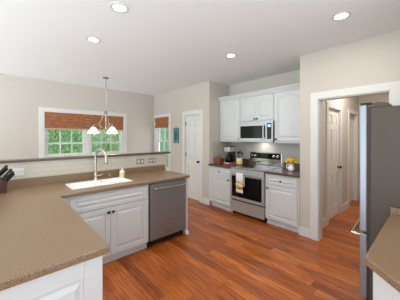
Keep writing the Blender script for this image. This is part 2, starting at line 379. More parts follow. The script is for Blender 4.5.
door('door_2', facing((XH, 0, 0), '+x'), 4.17, 4.88, 2.03, 'white six panel door on the left wall of the hall', 4.82, 4.20, (XH, 4.52, 0))
door('door_3', facing((XH, 0, 0), '+x'), 5.50, 6.20, 2.03, 'white panelled door farthest along the left hall wall', 5.575, None, (XH, 5.85, 0), cas=.07, sink=.06)

def window(name, fr, a0, a1, z0, z1, units, rail, label, loc, cols, cas=.1, sill=True):
    t = thing(name, loc, label, 'window', kind='structure')
    mb = MB(fr)
    for c0, c1, e in ((0, .016, 0), (.016, .024, .02)):
        mb.box(a0-cas+e, a0, z0-cas+e, z1+cas-e, c0, c1); mb.box(a1, a1+cas-e, z0-cas+e, z1+cas-e, c0, c1)
        mb.box(a0, a1, z1, z1+cas-e, c0, c1); mb.box(a0, a1, z0-cas+e, z0, c0, c1)
    mb.build('casing', M['trim'], t, bevel=.003)
    MB(fr).box(a0-cas-.01, a1+cas+.01, z0-.022, z0, .024, .06).build('sill', M['trim'], t, bevel=.004)
    mb = MB(fr)
    mb.box(a0, a0+.03, z0, z1, -.12, 0); mb.box(a1-.03, a1, z0, z1, -.12, 0); mb.box(a0+.03, a1-.03, z0, z0+.03, -.12, 0); mb.box(a0+.03, a1-.03, z1-.03, z1, -.12, 0)
    for (u0, u1), (v0, v1) in zip(units[:-1], units[1:]): mb.box(u1, v0, z0+.03, z1-.03, -.12, .012)
    mb.build('frame', M['trim'], t)
    for u0, u1 in units:
        for nm, b0, b1, cc in (('lower_sash', z0+.03, rail+.02, -.07), ('upper_sash', rail-.02, z1-.03, -.10)):
            mb = MB(fr); s = .04; mb.box(u0, u0+s, b0, b1, cc, cc+.028); mb.box(u1-s, u1, b0, b1, cc, cc+.028)
            mb.box(u0+s, u1-s, b0, b0+s, cc, cc+.028); mb.box(u0+s, u1-s, b1-s, b1, cc, cc+.028)
            sash = mb.build(nm, M['trim'], t, bevel=.002)
            mb = MB(fr)
            for k in range(1, cols): a = u0+s+(u1-u0-2*s)*k/cols; mb.box(a-.010, a+.010, b0+s, b1-s, cc+.004, cc+.024)
            if b1-b0 > .5: mb.box(u0+s, u1-s, (b0+b1)/2-.009, (b0+b1)/2+.009, cc+.005, cc+.023)
            mb.build('muntin', M['trim'], sash)
            MB(fr).box(u0+s, u1-s, b0+s, b1-s, cc+.012, cc+.016).build('pane', M['glass'], sash, label='clear glass pane')
    return t
fw1 = facing((XW, 0, 0), '+x'); fw2 = facing((0, YA, 0), '-y')
window('window_1', fw1, *W1, [(.72, 1.495), (1.615, 2.40)], 1.355, 'wide white twin window on the dining wall', (XW, 1.56, W1[2]), 3)
window('window_2', fw2, *W2, [(-5.59, -4.96)], 1.385, 'narrow tall white window in the dining corner', (-5.27, YA, W2[2]), 2, cas=.09)

# ------------------------------------------------------------------ outdoors
struct('ground', MB().box(-40, -5.9, -20, 40, -.5, -.4), M['grass'], 'green lawn outside the windows', 'ground')
def tree_proto(name, seed, leafm, hgt, rad):
    rnd = random.Random(seed); t = thing(name, (0, 0, -.4), '', 'tree')
    tr = MB(); tr.tube([(0, 0, -.4), (.05, .03, .5), (-.03, .06, hgt*.5), (.02, 0, hgt*.8)], [.10, .08, .06, .02], 8)
    for k in range(7):
        a = rnd.uniform(0, 2*PI); z = hgt*(.25+.08*k); L = rad*.7
        tr.tube([(0, 0, z), (L*.5*math.cos(a), L*.5*math.sin(a), z+.25), (L*math.cos(a), L*math.sin(a), z+.4)], [.03, .02, .008], 6)
    tr.build('trunk', M['bark'], t, smooth=True)
    mb = MB()
    cl = [(rnd.uniform(-1, 1)*rad*.75, rnd.uniform(-1, 1)*rad*.75, rnd.uniform(.12, .95)*hgt) for _ in range(26)]
    for _ in range(7500):
        c = rnd.choice(cl); p = Vector((max(-rad, min(rad, rnd.gauss(c[0], rad*.2))), max(-rad, min(rad, rnd.gauss(c[1], rad*.2))), max(-.3, rnd.gauss(c[2], hgt*.08))))
        u = Vector((rnd.gauss(0, 1), rnd.gauss(0, 1), rnd.gauss(0, 1))).normalized(); v_ = u.orthogonal().normalized(); s = rnd.uniform(.05, .115)
        nrm = u.cross(v_)*s*.15
        mb.add([p-u*s, p+v_*s*.5+nrm, p+u*s, p-v_*s*.5+nrm], [(0, 1, 2, 3)], True)
    mb.build('crown', leafm, t); return t
LW = 'leafy green tree outside the wide dining window'; LN = 'leafy green tree outside the narrow corner window'
protos = [tree_proto('leafy_tree', 3, M['leaf'], 4.2, 1.5), tree_proto('leafy_tree', 5, M['leaf3'], 5.0, 1.7), tree_proto('leafy_tree', 8, M['leaf2'], 3.4, 1.3)]
spots = [(-11.2, 1.7, 0), (-11.6, 5.0, 2), (-15.2, 3.5, 1), (-15.6, 7.3, 0), (-15.4, 0.1, 2), (-11.4, 8.5, 1), (-15.0, 11.2, 2)]
used = set()
for x, y, k in spots:
    t = protos[k] if k not in used else copy_tree(protos[k]); used.add(k); t.location = (x, y, -.4); t.rotation_euler.z = x*1.7
    t['label'] = LN if y > 6 else LW; t['group'] = 'trees outside the narrow window' if y > 6 else 'trees outside the wide window'

rnd = random.Random(21); mb = MB()
for _ in range(14000):
    p = Vector((rnd.uniform(-20.2, -18.6), rnd.uniform(-2, 18), -.4+4.6*rnd.random()**.8+.3*math.sin(_)))
    u = Vector((rnd.gauss(0, 1), rnd.gauss(0, 1), rnd.gauss(0, 1))).normalized(); v_ = u.orthogonal().normalized(); s = rnd.uniform(.10, .2)
    mb.add([p-u*s, p+v_*s*.5, p+u*s, p-v_*s*.5], [(0, 1, 2, 3)], True)
tag(mb.build('hedge', M['leaf3']), 'tall green hedge behind the trees outside the windows', 'hedge')
# ------------------------------------------------------------------ cabinets
def cabinet(name, fr, w_, b0, b1, depth, label, group, fronts, toe=True, loc=None, knobs=(), ends=()):
    t = thing(name, loc or fr(w_/2, 0, -depth/2), label, 'cabinet', group)
    mb = MB(fr); s = .018
    mb.box(0, s, b0, b1, -depth, 0); mb.box(w_-s, w_, b0, b1, -depth, 0); mb.box(s, w_-s, b0, b0+s, -depth, 0); mb.box(s, w_-s, b0+s, b1, -depth, -depth+s)
    mb.box(s, w_-s, b0+s, b1, -.02, 0)
    if not toe: mb.box(s, w_-s, b1-s, b1, -depth, -.02)
    mb.build('body', M['cab'], t)
    if toe: MB(fr).box(0, w_, 0, b0, -.07, -.055).build('toe_kick', M['cabin'], t)
    for kind, a0, a1, c0, c1, rise, ks in fronts:
        d = cab_panel(MB(fr), a0, a1, c0, c1, .0005, rise, st=.055 if kind == 'door' else .05).build(kind, M['cab'], t, bevel=.0025)
        for ka, kb in ks: knob(fr, ka, kb, .0195, d)
    return t
GB = 'white base cabinets'; GU = 'white wall cabinets'
# sink run, facing +x
XC = -2.60; D = .60
f = facing((XC, .43, 0), '+x')
cabinet('base_cabinet', f, 1.02, .10, .876, D, 'white sink base cabinet with two doors under the white sink', GB,
        [('drawer_front', .10, .99, .69, .845, 0, []), ('door', .10, .512, .115, .675, 0, [(.487, .625)]), ('door', .516, .99, .115, .675, 0, [(.541, .625)])])
# end panel beyond dishwasher
t = thing('end_panel', (-2.9, 2.11, 0), 'white panel closing the counter end beside the dishwasher', 'panel')
MB().box(-3.285, XC-.002, 2.085, 2.128, 0, .876).build('panel', M['cab'], t, bevel=.002)
MB().box(-3.285, XC+.012, 2.129, 2.142, 0, .05).build('base_shoe', M['trim'], t, bevel=.003)
MB().box(XC-.001, XC+.012, 2.085, 2.128, 0, .05).build('base_shoe', M['trim'], t, bevel=.003)
# foreground leg of the counter: end panel faces +x
f = facing((-1.225, -.20, 0), '+x')
t = thing('base_cabinet', (-1.6, .1, 0), 'white cabinet end under the large brown counter in the foreground', 'cabinet', GB)
MB(f).box(0, .60, 0, .876, -.72, 0).build('body', M['cab'], t)
cab_panel(MB(f), .0, .60, .10, .872, .0005, 0, st=.09).build('side_panel', M['cab'], t, bevel=.0025)
t = thing('base_cabinet', (-2.62, .1, 0), 'white corner cabinet under the inner corner of the brown counter', 'cabinet', GB)
MB().box(-3.24, -1.95, -.20, .42, .1, .876).build('body', M['cab'], t); MB().box(-2.58, -1.95, .34, .36, 0, .1).build('toe_kick', M['cabin'], t)
# range run, facing -y
YF = 3.375
f = facing((XAL+.005, YF, 0), '-y'); wl = .622
cabinet('base_cabinet', f, wl, .10, .876, D, 'white base cabinet left of the range', GB,
        [('drawer', .03, wl-.02, .70, .85, 0, [(wl/2, .775)]), ('door', .03, wl-.02, .115, .685, 0, [(wl-.055, .635)])])
f = facing((-2.005, YF, 0), '-y'); wr = .58
cabinet('base_cabinet', f, wr, .10, .876, D, 'white base cabinet right of the range', GB,
        [('drawer', .02, wr-.03, .70, .85, 0, [(wr/2, .775)]), ('door', .02, wr-.03, .115, .685, 0, [(.055, .635)])])
# wall cabinets
YU = 3.735; DU = YAB-.012-YU
f = facing((XAL+.002, YU, 0), '-y')
cabinet('wall_cabinet', f, .58, 1.39, 2.335, DU, 'white arched panel wall cabinet left of the microwave', GU, [('door', .012, .568, 1.425, 2.305, .06, [(.548, 1.46)])], toe=False)
f = facing((-2.797, YU, 0), '-y')
cabinet('wall_cabinet', f, .765, 1.805, 2.335, DU, 'short white two door wall cabinet above the microwave', GU,
        [('door', .012, .381, 1.83, 2.305, .06, [(.352, 1.86)]), ('door', .385, .753, 1.83, 2.305, .06, [(.414, 1.86)])], toe=False)
f = facing((-2.031, YU, 0), '-y')
cabinet('wall_cabinet', f, .606, 1.39, 2.335, DU, 'white arched panel wall cabinet right of the microwave', GU, [('door', .015, .59, 1.425, 2.305, .06, [(.043, 1.46)])], toe=False)
prof = [(z[0], z[1]+.033) for z in [(-.0, 2.285), (-.028, 2.285), (-.034, 2.305), (-.055, 2.335), (-.07, 2.352), (-.07, 2.37), (.0, 2.37)]]
mb = MB(Fr((XAL+.002, YU, 0), (0, 1, 0), (0, 0, 1), (1, 0, 0))); mb.prism(prof, .0, 1.976)
tag(mb.build('crown_molding', M['cab']), 'white crown molding along the tops of the wall cabinets', 'molding')
# right-hand counter cabinet with clipped corner
RX = -.24
t = thing('base_cabinet', (.1, 1.7, 0), 'white clipped corner cabinet under the counter on the right', 'cabinet', GB)
c0 = (RX+.03, 1.335); dl = .55; q = math.sqrt(.5)
poly = [(.40, 2.20), (RX+.03, 2.20), c0, (c0[0]+dl*q, c0[1]-dl*q), (.40, c0[1]-dl*q)]
MB().prism(poly, 0.0, .876).build('body', M['cab'], t)
fd = Fr((c0[0], c0[1], 0), (q, -q, 0), (0, 0, 1), (-q, -q, 0))
cab_panel(MB(fd), .045, .52, .12, .872, .0005, 0, st=.09).build('door', M['cab'], t, bevel=.0025)

# ------------------------------------------------------------------ counters
CT = .914; CB = .876
SK = (-3.075, -2.715, .575, 1.285)          # sink outline x0 x1 y0 y1
def rounded(o, pts, r):                      # rounds vertical edges at the given plan points
    bm = bmesh.new(); bm.from_mesh(o.data); loc = o.matrix_basis.translation if o.parent is None else o.parent.location
    es = [e for e in bm.edges if abs(e.verts[0].co.z-e.verts[1].co.z) > .02 and any((Vector((e.verts[0].co.x+loc.x, e.verts[0].co.y+loc.y))-Vector(p)).length < 1e-3 for p in pts)]
    bmesh.ops.bevel(bm, geom=es, offset=r, segments=5, affect='EDGES', profile=.5); bm.to_mesh(o.data); bm.free()
t = thing('countertop', (-2.6, .6, CB), 'large brown speckled countertop holding the sink and facing the foreground', 'countertop')
xs = [XP+.009, SK[0]+.03, SK[1]-.03, -2.56, -1.187]; ys = [-.23, .435, SK[2]+.03, SK[3]-.03, 2.145]
slab = MB().grid(xs, ys, lambda x, y: (y < .435 or x < -2.56) and not (SK[0]+.03 < x < SK[1]-.03 and SK[2]+.03 < y < SK[3]-.03), CB, CT).build('slab', M['counter'], t)
rounded(slab, [(-1.187, .435), (-2.56, 2.145)], .022)
b = slab.modifiers.new('bevel', 'BEVEL'); b.width = .007; b.segments = 3; b.limit_method = 'ANGLE'; b.angle_limit = math.radians(50)
MB().box(XP+.009, XP+.028, -.23, 2.145, CT, 1.012).build('backsplash', M['counter'], t, bevel=.003)
t = thing('bar_ledge', (XP-.055, .5, 1.206), 'dark brown raised bar ledge on the half wall under the window', 'ledge')
o = MB().box(XP-.145, XP+.035, -1.25, 2.265, 1.206, 1.233).build('slab', M['ledge'], t, bevel=.008, seg=3)
YC = 3.335
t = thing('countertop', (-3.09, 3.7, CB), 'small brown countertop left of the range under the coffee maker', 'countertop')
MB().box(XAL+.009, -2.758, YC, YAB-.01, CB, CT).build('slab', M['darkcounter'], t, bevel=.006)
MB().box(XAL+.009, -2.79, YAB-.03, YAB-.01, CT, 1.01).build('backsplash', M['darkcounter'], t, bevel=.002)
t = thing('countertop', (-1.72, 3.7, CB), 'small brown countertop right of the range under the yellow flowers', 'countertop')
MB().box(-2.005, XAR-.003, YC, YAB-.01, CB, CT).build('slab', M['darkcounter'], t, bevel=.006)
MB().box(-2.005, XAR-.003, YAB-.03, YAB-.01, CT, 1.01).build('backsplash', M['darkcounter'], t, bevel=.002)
t = thing('countertop', (.1, 1.7, CB), 'brown countertop with a clipped corner beside the refrigerator', 'countertop')
dl = .60
MB().prism([(.41, 2.205), (RX, 2.205), (RX, 1.31), (RX+dl*q, 1.31-dl*q), (.41, 1.31-dl*q)], CB, CT).build('slab', M['counter'], t, bevel=.007, seg=3)
MB().box(RX+.0, .41, 2.185, 2.205, CT, .965).build('backsplash', M['counter'], t, bevel=.003)

# ------------------------------------------------------------------ sink, faucet and things on the long counter
t = thing('kitchen_sink', (-2.9, .93, CT), 'white double bowl drop in sink in brown counter', 'sink')
x0, x1, y0, y1 = SK; ym = (y0+y1)/2
mb = MB().grid([x0, x0+.045, x1-.04, x1], [y0, y0+.04, ym-.02, ym+.02, y1-.04, y1], lambda x, y: not (x0+.045 < x < x1-.04 and (y0+.04 < y < ym-.02 or ym+.02 < y < y1-.04)), CT+.0005, CT+.012)
mb.build('rim', M['white'], t, bevel=.004)
for a, b_ in ((y0+.04, ym-.02), (ym+.02, y1-.04)):
    mb = MB(); X0, X1 = x0+.045, x1-.04; zt = CT+.006; zb = CT-.15; i = .03
    top = [(X0, a, zt), (X1, a, zt), (X1, b_, zt), (X0, b_, zt)]; bot = [(X0+i, a+i, zb), (X1-i, a+i, zb), (X1-i, b_-i, zb), (X0+i, b_-i, zb)]
    mb.add(top+bot, [(0, 1, 5, 4), (1, 2, 6, 5), (2, 3, 7, 6), (3, 0, 4, 7), (4, 5, 6, 7)])
    bo = mb.build('bowl', M['white'], t)
    sm = bo.modifiers.new('solid', 'SOLIDIFY'); sm.thickness = .004; sm.offset = 0
    MB().lathe([(.04, 0), (.04, .003), (.03, .004), (.001, .002)], ((X0+X1)/2, (a+b_)/2, zb+.002), 16).build('drain', M['chrome'], bo, smooth=True)
fx, fy = -3.125, .945
t = thing('faucet', (fx, fy, CT), 'brushed nickel gooseneck faucet behind the white sink', 'faucet')
MB().lathe([(.034, 0), (.034, .008), (.024, .02), (.022, .05), (.024, .09), (.018, .11)], (fx, fy, CT)).build('base', M['nickel'], t, smooth=True)
path = [(fx, fy, CT+.10), (fx, fy, CT+.2), (fx, fy, CT+.31)] + [(fx+.94*u_, fy+.34*u_, CT+.31+.105*math.sin(k*PI/10)) for k in range(1, 11) for u_ in (.105-.105*math.cos(k*PI/10),)]
MB().tube(path, .0165, 12).build('spout', M['nickel'], t, smooth=True)
ex, ey, ez = path[-1]
MB().lathe([(.015, 0), (.017, -.015), (.021, -.05), (.022, -.075), (.016, -.085)], (ex, ey, ez), 14).build('spray_head', M['nickel'], t, smooth=True)
MB().tube([(fx, fy+.018, CT+.055), (fx+.01, fy+.05, CT+.06), (fx+.02, fy+.085, CT+.075)], [.014, .011, .008], 10).build('lever', M['nickel'], t, smooth=True)
sx, sy = -3.12, 1.12
t = thing('soap_pump', (sx, sy, CT), 'small brushed nickel soap pump right of the faucet', 'soap pump')
MB().lathe([(.02, 0), (.02, .006), (.012, .012), (.01, .05), (.013, .055), (.012, .068), (.002, .07)], (sx, sy, CT), 14).build('base', M['nickel'], t, smooth=True)
MB().tube([(sx, sy, CT+.062), (sx+.03, sy, CT+.066), (sx+.055, sy, CT+.056)], [.007, .006, .005], 8).build('nozzle', M['nickel'], t, smooth=True)
sx, sy = -3.10, 1.30
t = thing('soap_bottle', (sx, sy, CT), 'clear bottle of amber hand soap on the sink counter', 'bottle')
MB().lathe([(.034, 0), (.039, .004), (.039, .066), (.037, .07)], (sx, sy, CT)).build('liquid', M['soap'], t, smooth=True, label='amber soap in the bottle')
MB().lathe([(.0375, .07), (.038, .085), (.03, .10), (.012, .108), (.012, .118)], (sx, sy, CT)).build('shoulder', M['clear'], t, smooth=True)
mb = MB(); mb.lathe([(.012, .118), (.012, .13), (.004, .132), (.004, .15), (.002, .151)], (sx, sy, CT), 12); mb.tube([(sx, sy, CT+.148), (sx+.035, sy-.01, CT+.145)], .005, 8)
mb.build('pump', M['clear'], t, smooth=True)
# knife block
bx, by = -3.10, -.02
t = thing('knife_block', (bx, by, CT), 'dark wooden knife block at the left end of the counter', 'knife block')
mb = MB(Fr((bx-.06, by, CT), (0, 1, 0), (0, 0, 1), (1, 0, 0)))
mb.prism([(-.11, 0), (.06, 0), (.07, .10), (-.02, .20), (-.11, .13)], 0, .12); mb.build('block', M['blockwood'], t, bevel=.004)
for k, (u, s_) in enumerate(((.08, -.035), (.3, .005), (.5, .042), (.72, -.035), (.85, .005), (.95, .042))):
    p0 = Vector((bx+s_, by+.07-.09*u, CT+.10+.10*u))
    kn = thing('kitchen_knife', p0, 'black handled kitchen knife standing in the dark wooden block', 'knife', 'knives in the block')
    d0 = Vector((0, .62+.06*(k % 2), .75)).normalized(); L = .095+.012*(k % 3)
    MB(Fr(p0, d0, d0.cross(Vector((1, 0, 0))), (1, 0, 0))).box(-.0, .015, -.011, .011, -.006, .006).build('bolster', M['knob'], kn)
    mb = MB(); mb.tube([p0+d0*.014, p0+d0*.03, p0+d0*(L*.6), p0+d0*L, p0+d0*(L+.008)+Vector((0, 0, -.004))], [.010, .014, .012, .015, .007], 8); mb.build('handle', M['black'], kn, smooth=True)
# outlets
def outlet(fr, a, z, gang, label, horiz=True, group='wall outlets'):
    wd, ht = (.135, .085) if horiz else (.075, .12)
    if gang == 2: wd = .13
    t = thing('outlet', fr(a, z-ht/2, 0), label, 'outlet', group)
    MB(fr).box(a-wd/2, a+wd/2, z-ht/2, z+ht/2, 0.0005, .006).build('plate', M['plate'] if gang != 2 else M['trim'], t, bevel=.002)
    for s in (-1, 1):
        da, dz = (s*wd*.24, 0) if horiz else (0, s*ht*.24)
        fc = MB(fr).box(a+da-.017, a+da+.017, z+dz-.017, z+dz+.017, .006, .008).build('receptacle', M['trim'], t, bevel=.001)
        mb = MB(fr)
        for e in (-1, 1): mb.box(a+da+e*.007-.0015, a+da+e*.007+.0015, z+dz-.006, z+dz+.007, .008, .0085)
        mb.build('slot', M['plateslot'], fc)
fp = facing((XP+.008, 0, 0), '+x')
outlet(fp, .135, 1.095, 2, 'white wall outlet on the tiled half wall beside the knife block')
outlet(fp, 1.68, 1.10, 1, 'pale outlet on the tiled half wall, nearer the faucet of the pair')
outlet(fp, 1.90, 1.10, 1, 'pale outlet on the tiled half wall closest to the counter end')
outlet(facing((0, YAB-.008, 0), '-y'), -1.63, 1.17, 1, 'upright outlet on grey tile behind the yellow flowers', horiz=False)

# ------------------------------------------------------------------ dishwasher
t = thing('dishwasher', (-2.85, 1.765, 0), 'stainless steel dishwasher set in the sink counter', 'dishwasher')
d0, d1 = 1.462, 2.076; f = facing((0, 0, 0), '+x')
MB(f).box(d0, d1, .09, .868, -3.15, -2.615).build('body', M['black'], t)
MB(f).box(d0+.003, d1-.003, .105, .862, -2.614, -2.578).build('door', M['dwsteel'], t, bevel=.005)
MB(f).box(d0+.01, d1-.01, .012, .10, -2.665, -2.65).build('kick_plate', M['black'], t)
hd = MB(f); hd.tube([(d0+.035, .80, -2.536), (d1-.035, .80, -2.536)], .0115, 12); hd = hd.build('handle', M['chrome'], t, smooth=True, label='polished bar handle')
for a in (d0+.06, d1-.06): MB(f).box(a-.012, a+.012, .79, .81, -2.577, -2.53).build('handle_bracket', M['chrome'], hd)
MB(f).box(1.70, 1.80, .165, .185, -2.5775, -2.5755).build('badge', M['chrome'], t, label='small bright badge plate')

# ------------------------------------------------------------------ range
R0, R1 = -2.752, -2.010; RY = 3.345
t = thing('range', ((R0+R1)/2, 3.7, 0), 'stainless steel electric range with black oven door', 'range')
f = facing((0, RY, 0), '-y')
MB(f).box(R0, R1, .05, .905, -.66, -.032).build('body', M['black'], t, bevel=.003)
mb = MB(f); mb.box(R0+.002, R1-.002, .905, .918, -.64, .012); mb.build('cooktop_trim', M['steel'], t, bevel=.003)
ck = MB(f).box(R0+.02, R1-.02, .918, .9205, -.60, -.02).build('cooktop', M['blackglass'], t)
for cx, cy, r in ((R0+.2, RY+.16, .10), (R1-.2, RY+.16, .085), (R0+.2, RY+.44, .085), (R1-.2, RY+.44, .10)):
    mb = MB(Fr((0, 0, .9205))); pts = []; n = 32
    for rr in (r, r-.004):
        pts += [(cx+rr*math.cos(2*PI*k/n), cy+rr*math.sin(2*PI*k/n), .0004) for k in range(n)]
    mb.add(pts, [(k, (k+1) % n, n+(k+1) % n, n+k) for k in range(n)])
    mb.build('burner_ring', M['plateslot'], ck)
# oven door: steel frame round black window
mb = MB(f).grid([R0+.004, R0+.03, R1-.05, R1-.004], [.30, .352, .755, .892], lambda a, b_: not (R0+.03 < a < R1-.05 and .352 < b_ < .755), -.03, .008)
od = mb.build('oven_door', M['steel'], t, bevel=.003)
MB(f).box(R0+.03, R1-.05, .352, .755, -.028, .004).build('door_window', M['blackglass'], od)
hh = MB(f); hh.tube([(R0+.03, .795, .052), (R1-.03, .795, .052)], .0125, 12); hh = hh.build('handle', M['chrome'], od, smooth=True)
for a in (R0+.06, R1-.06): MB(f).box(a-.012, a+.012, .783, .807, .0085, .055).build('handle_bracket', M['chrome'], hh)
MB(f).box(R0+.004, R1-.004, .065, .270, -.03, .006).build('drawer', M['steel'], t, bevel=.004)
for a in (R0+.03, R1-.06):
    for c in (-.06, -.6): MB(f).box(a, a+.03, .0, .05, c, c+.03).build('foot', M['black'], t)
f2 = facing((-.03, 4.035, 0), '-y')
bgd = MB(f2).box(R0+.0, R1, .918, 1.185, -.015, 0).build('backguard', M['chrome'], t, bevel=.008)
MB(f2).box(R0+.03, R1-.03, 1.05, 1.165, .0, .004).build('control_panel', M['blackglass'], bgd)
for a in (R0+.075, R0+.15, R1-.165, R1-.08):
    MB(f2).lathe([(.03, 0), (.03, .004), (.025, .008), (.022, .03), (.002, .032)], (a, 1.108, .004), 16).build('knob', M['chrome'], bgd, smooth=True, label='bright round control knob')
MB(f2).box(R0+.30, R0+.44, 1.085, 1.13, .004, .005).build('display', M['black'], bgd)
# towel over the oven handle
f = facing((0, RY, 0), '-y'); A0, A1 = R0+.19, R0+.35
t = thing('dish_towel', ((A0+A1)/2, RY-.07, .5), 'white dish towel with yellow print hanging on the oven handle', 'towel')
def cloth(a0, a1, prof, nm, mt, par, amp=.003):
    mb = MB(f); n = 14; pts = []
    for b_, c in prof:
        for k in range(n+1): pts.append((a0+(a1-a0)*k/n, b_, c+amp*math.sin(k*1.7+b_*9)))
    mb.add(pts, [(i*(n+1)+k, i*(n+1)+k+1, (i+1)*(n+1)+k+1, (i+1)*(n+1)+k) for i in range(len(prof)-1) for k in range(n)])
    o = mb.build(nm, mt, par, smooth=True); s = o.modifiers.new('solid', 'SOLIDIFY'); s.thickness = .003; s.offset = 0; return o
cloth(A0, A1, [(.58, .024), (.70, .026), (.79, .0285), (.812, .036), (.8185, .052), (.812, .068), (.79, .075), (.70, .077), (.64, .077)], 'cloth', M['linen'], t, .0015)
cloth(A0, A1, [(.64, .077), (.58, .078), (.52, .077)], 'printed_panel', M['print'], t, .0015)
cloth(A0, A1, [(.52, .077), (.49, .076), (.46, .075)], 'hem', M['linen'], t, .0015)

# ------------------------------------------------------------------ microwave
Q0, Q1 = -2.805, -2.036; f = facing((0, 3.675, 0), '-y')
t = thing('microwave', ((Q0+Q1)/2, 3.87, 1.40), 'stainless over the range microwave under the short wall cabinet', 'microwave')
MB(f).box(Q0, Q1, 1.405, 1.802, -.37, -.03).build('body', M['black'], t)
mb = MB(f).grid([Q0, Q0+.035, Q1-.155, Q1-.135], [1.425, 1.475, 1.72, 1.80], lambda a, b_: not (Q0+.035 < a < Q1-.155 and 1.475 < b_ < 1.735), -.03, 0)
dr = mb.build('door', M['steel'], t, bevel=.003)
MB(f).box(Q0+.035, Q1-.155, 1.475, 1.72, -.028, -.004).build('door_window', M['blackglass'], dr)
hd = MB(f); hd.tube([(Q1-.175, 1.47, .035), (Q1-.175, 1.75, .035)], .011, 12); hd = hd.build('handle', M['chrome'], dr, smooth=True)
for b_ in (1.49, 1.73): MB(f).box(Q1-.185, Q1-.165, b_-.01, b_+.01, -.003, .035).build('handle_bracket', M['chrome'], hd)
mb = MB(f).grid([Q1-.133, Q1-.118, Q1-.025, Q1], [1.425, 1.46, 1.76, 1.80], lambda a, b_: not (Q1-.118 < a < Q1-.025 and 1.46 < b_ < 1.76), -.03, 0); cp = mb.build('control_panel', M['steel'], t, bevel=.002)
kp = MB(f).box(Q1-.118, Q1-.025, 1.46, 1.76, -.028, -.003).build('keypad', M['blackglass'], cp)
MB(f).box(Q1-.10, Q1-.045, 1.69, 1.735, -.003, -.0015).build('display', M['blue'], cp, label='small blue lit display')
MB(f).box(Q0, Q1, 1.405, 1.424, -.03, -.004).build('vent_strip', M['steel'], t)
MB().box(-2.50, -2.33, 3.87, 3.95, 1.400, 1.405).build('task_light', M['lamp'], t)
l = lamp('task_lamp', 'AREA', (-2.415, 3.91, 1.397), HOOD_W, t, shape='RECTANGLE', size=.17, size_y=.08)

# ------------------------------------------------------------------ refrigerator
FX = -.44; FY = 2.215; FZ = 1.765
t = thing('refrigerator', (0, 2.67, 0), 'tall grey refrigerator standing right of the hall opening', 'refrigerator')
MB().box(-.367, .40, FY, 3.125, .03, 1.74).build('cabinet', M['fridgeside'], t, bevel=.006, label='taupe grey side of the cabinet')
MB().box(-.388, -.367, FY+.006, 3.119, .16, 1.75).build('gasket', M['gasket'], t)
for y0_, y1_ in ((FY, 2.668), (2.672, 3.125)): MB().box(FX, -.388, y0_, y1_, .715, FZ).build('door', M['fridgedoor'], t, bevel=.008, label='steel refrigerator door')
MB().box(FX, -.388, FY, 3.125, .165, .698).build('freezer_drawer', M['fridgedoor'], t, bevel=.008)
MB().box(-.40, -.37, FY+.01, 3.115, .03, .15).build('grille', M['black'], t)
hd = MB(); hd.tube([(FX-.002, FY+.055, .665), (FX-.06, FY+.058, .665)] + [(FX-.062-.018*math.sin(PI*k/8), FY+.07+(.75*k/8), .665) for k in range(9)] + [(FX-.06, 3.05, .665), (FX-.002, 3.05, .665)], .013, 10)
hd.build('drawer_handle', M['chrome'], t, smooth=True)
for yh in (2.62, 2.72):
    hd = MB(); hd.tube([(FX-.002, yh, .82), (FX-.05, yh, .83), (FX-.06, yh, 1.2), (FX-.05, yh, 1.58), (FX-.002, yh, 1.59)], .011, 10); hd.build('door_handle', M['chrome'], t, smooth=True)
MB().box(-.435, -.36, FY+.015, FY+.07, FZ+.0, FZ+.018).build('hinge', M['knob'], t)
hc = [(-.375, 1.741), (-.36, 1.768), (-.32, 1.782), (-.275, 1.776), (-.245, 1.76), (-.23, 1.741)]
MB(Fr((0, FY+.01, 0), (1, 0, 0), (0, 0, 1), (0, 1, 0))).prism(hc, 0, .07).build('hinge_cover', M['fridgeside'], t, bevel=.004)

# ------------------------------------------------------------------ shades, art, chandelier, ceiling lights
t = thing('roman_shade', (XW, 1.56, 1.66), 'wide woven wood shade across the dining window', 'blind', 'woven wood window shades')
f = facing((XW, 0, 0), '+x')
mb = MB(f); mb.box(.692, 2.428, 1.985, 2.044, -.018, .028); mb.build('headrail', M['bamboo'], t)
mb = MB(f)
for k in range(4):
    z0 = 1.695+k*.075; mb.frustum([(.692, z0), (2.428, z0), (2.428, z0+.075), (.692, z0+.075)], .000, [(.692, z0), (2.428, z0), (2.428, z0+.07), (.692, z0+.07)], .016+.0*k)
mb.build('slat_panel', M['bamboo'], t)
MB(f).box(.692, 2.428, 1.668, 1.6945, .0, .02).build('hem', M['hem'], t, label='pale bottom bar of the shade')
t = thing('roman_shade', (-5.27, YA, 1.75), 'small woven wood shade on the narrow corner window', 'blind', 'woven wood window shades')
f = facing((0, YA, 0), '-y')
MB(f).box(-5.605, -4.945, 1.93, 2.05, .0, .05).build('valance', M['bamboo'], t)
mb = MB(f); mb.box(-5.60, -4.95, 1.83, 1.93, .0, .028); mb.box(-5.60, -4.95, 1.775, 1.86, .028, .05); mb.build('slat_panel', M['bamboo'], t)
MB(f).box(-5.60, -4.95, 1.758, 1.775, .0, .05).build('hem', M['bamboo'], t)
t = thing('wall_art', (-4.6, YA, 1.33), 'narrow teal wall hanging between window and pantry door', 'picture')
bo = MB(f).box(-4.709, -4.49, 1.335, 1.735, .0005, .025).build('board', M['teal'], t, bevel=.003)
MB(f).prism([(-4.60+.05*math.cos(k*PI/10)*1.0, 1.53+.14*math.sin(k*PI/10)) for k in range(20)], .025, .028).build('motif', M['tealdark'], bo)
mb = MB(f); mb.tube([(-4.66, 1.735, .012), (-4.60, 1.785, .012), (-4.54, 1.735, .012)], .003, 6); mb.build('hanger', M['bark'], t)

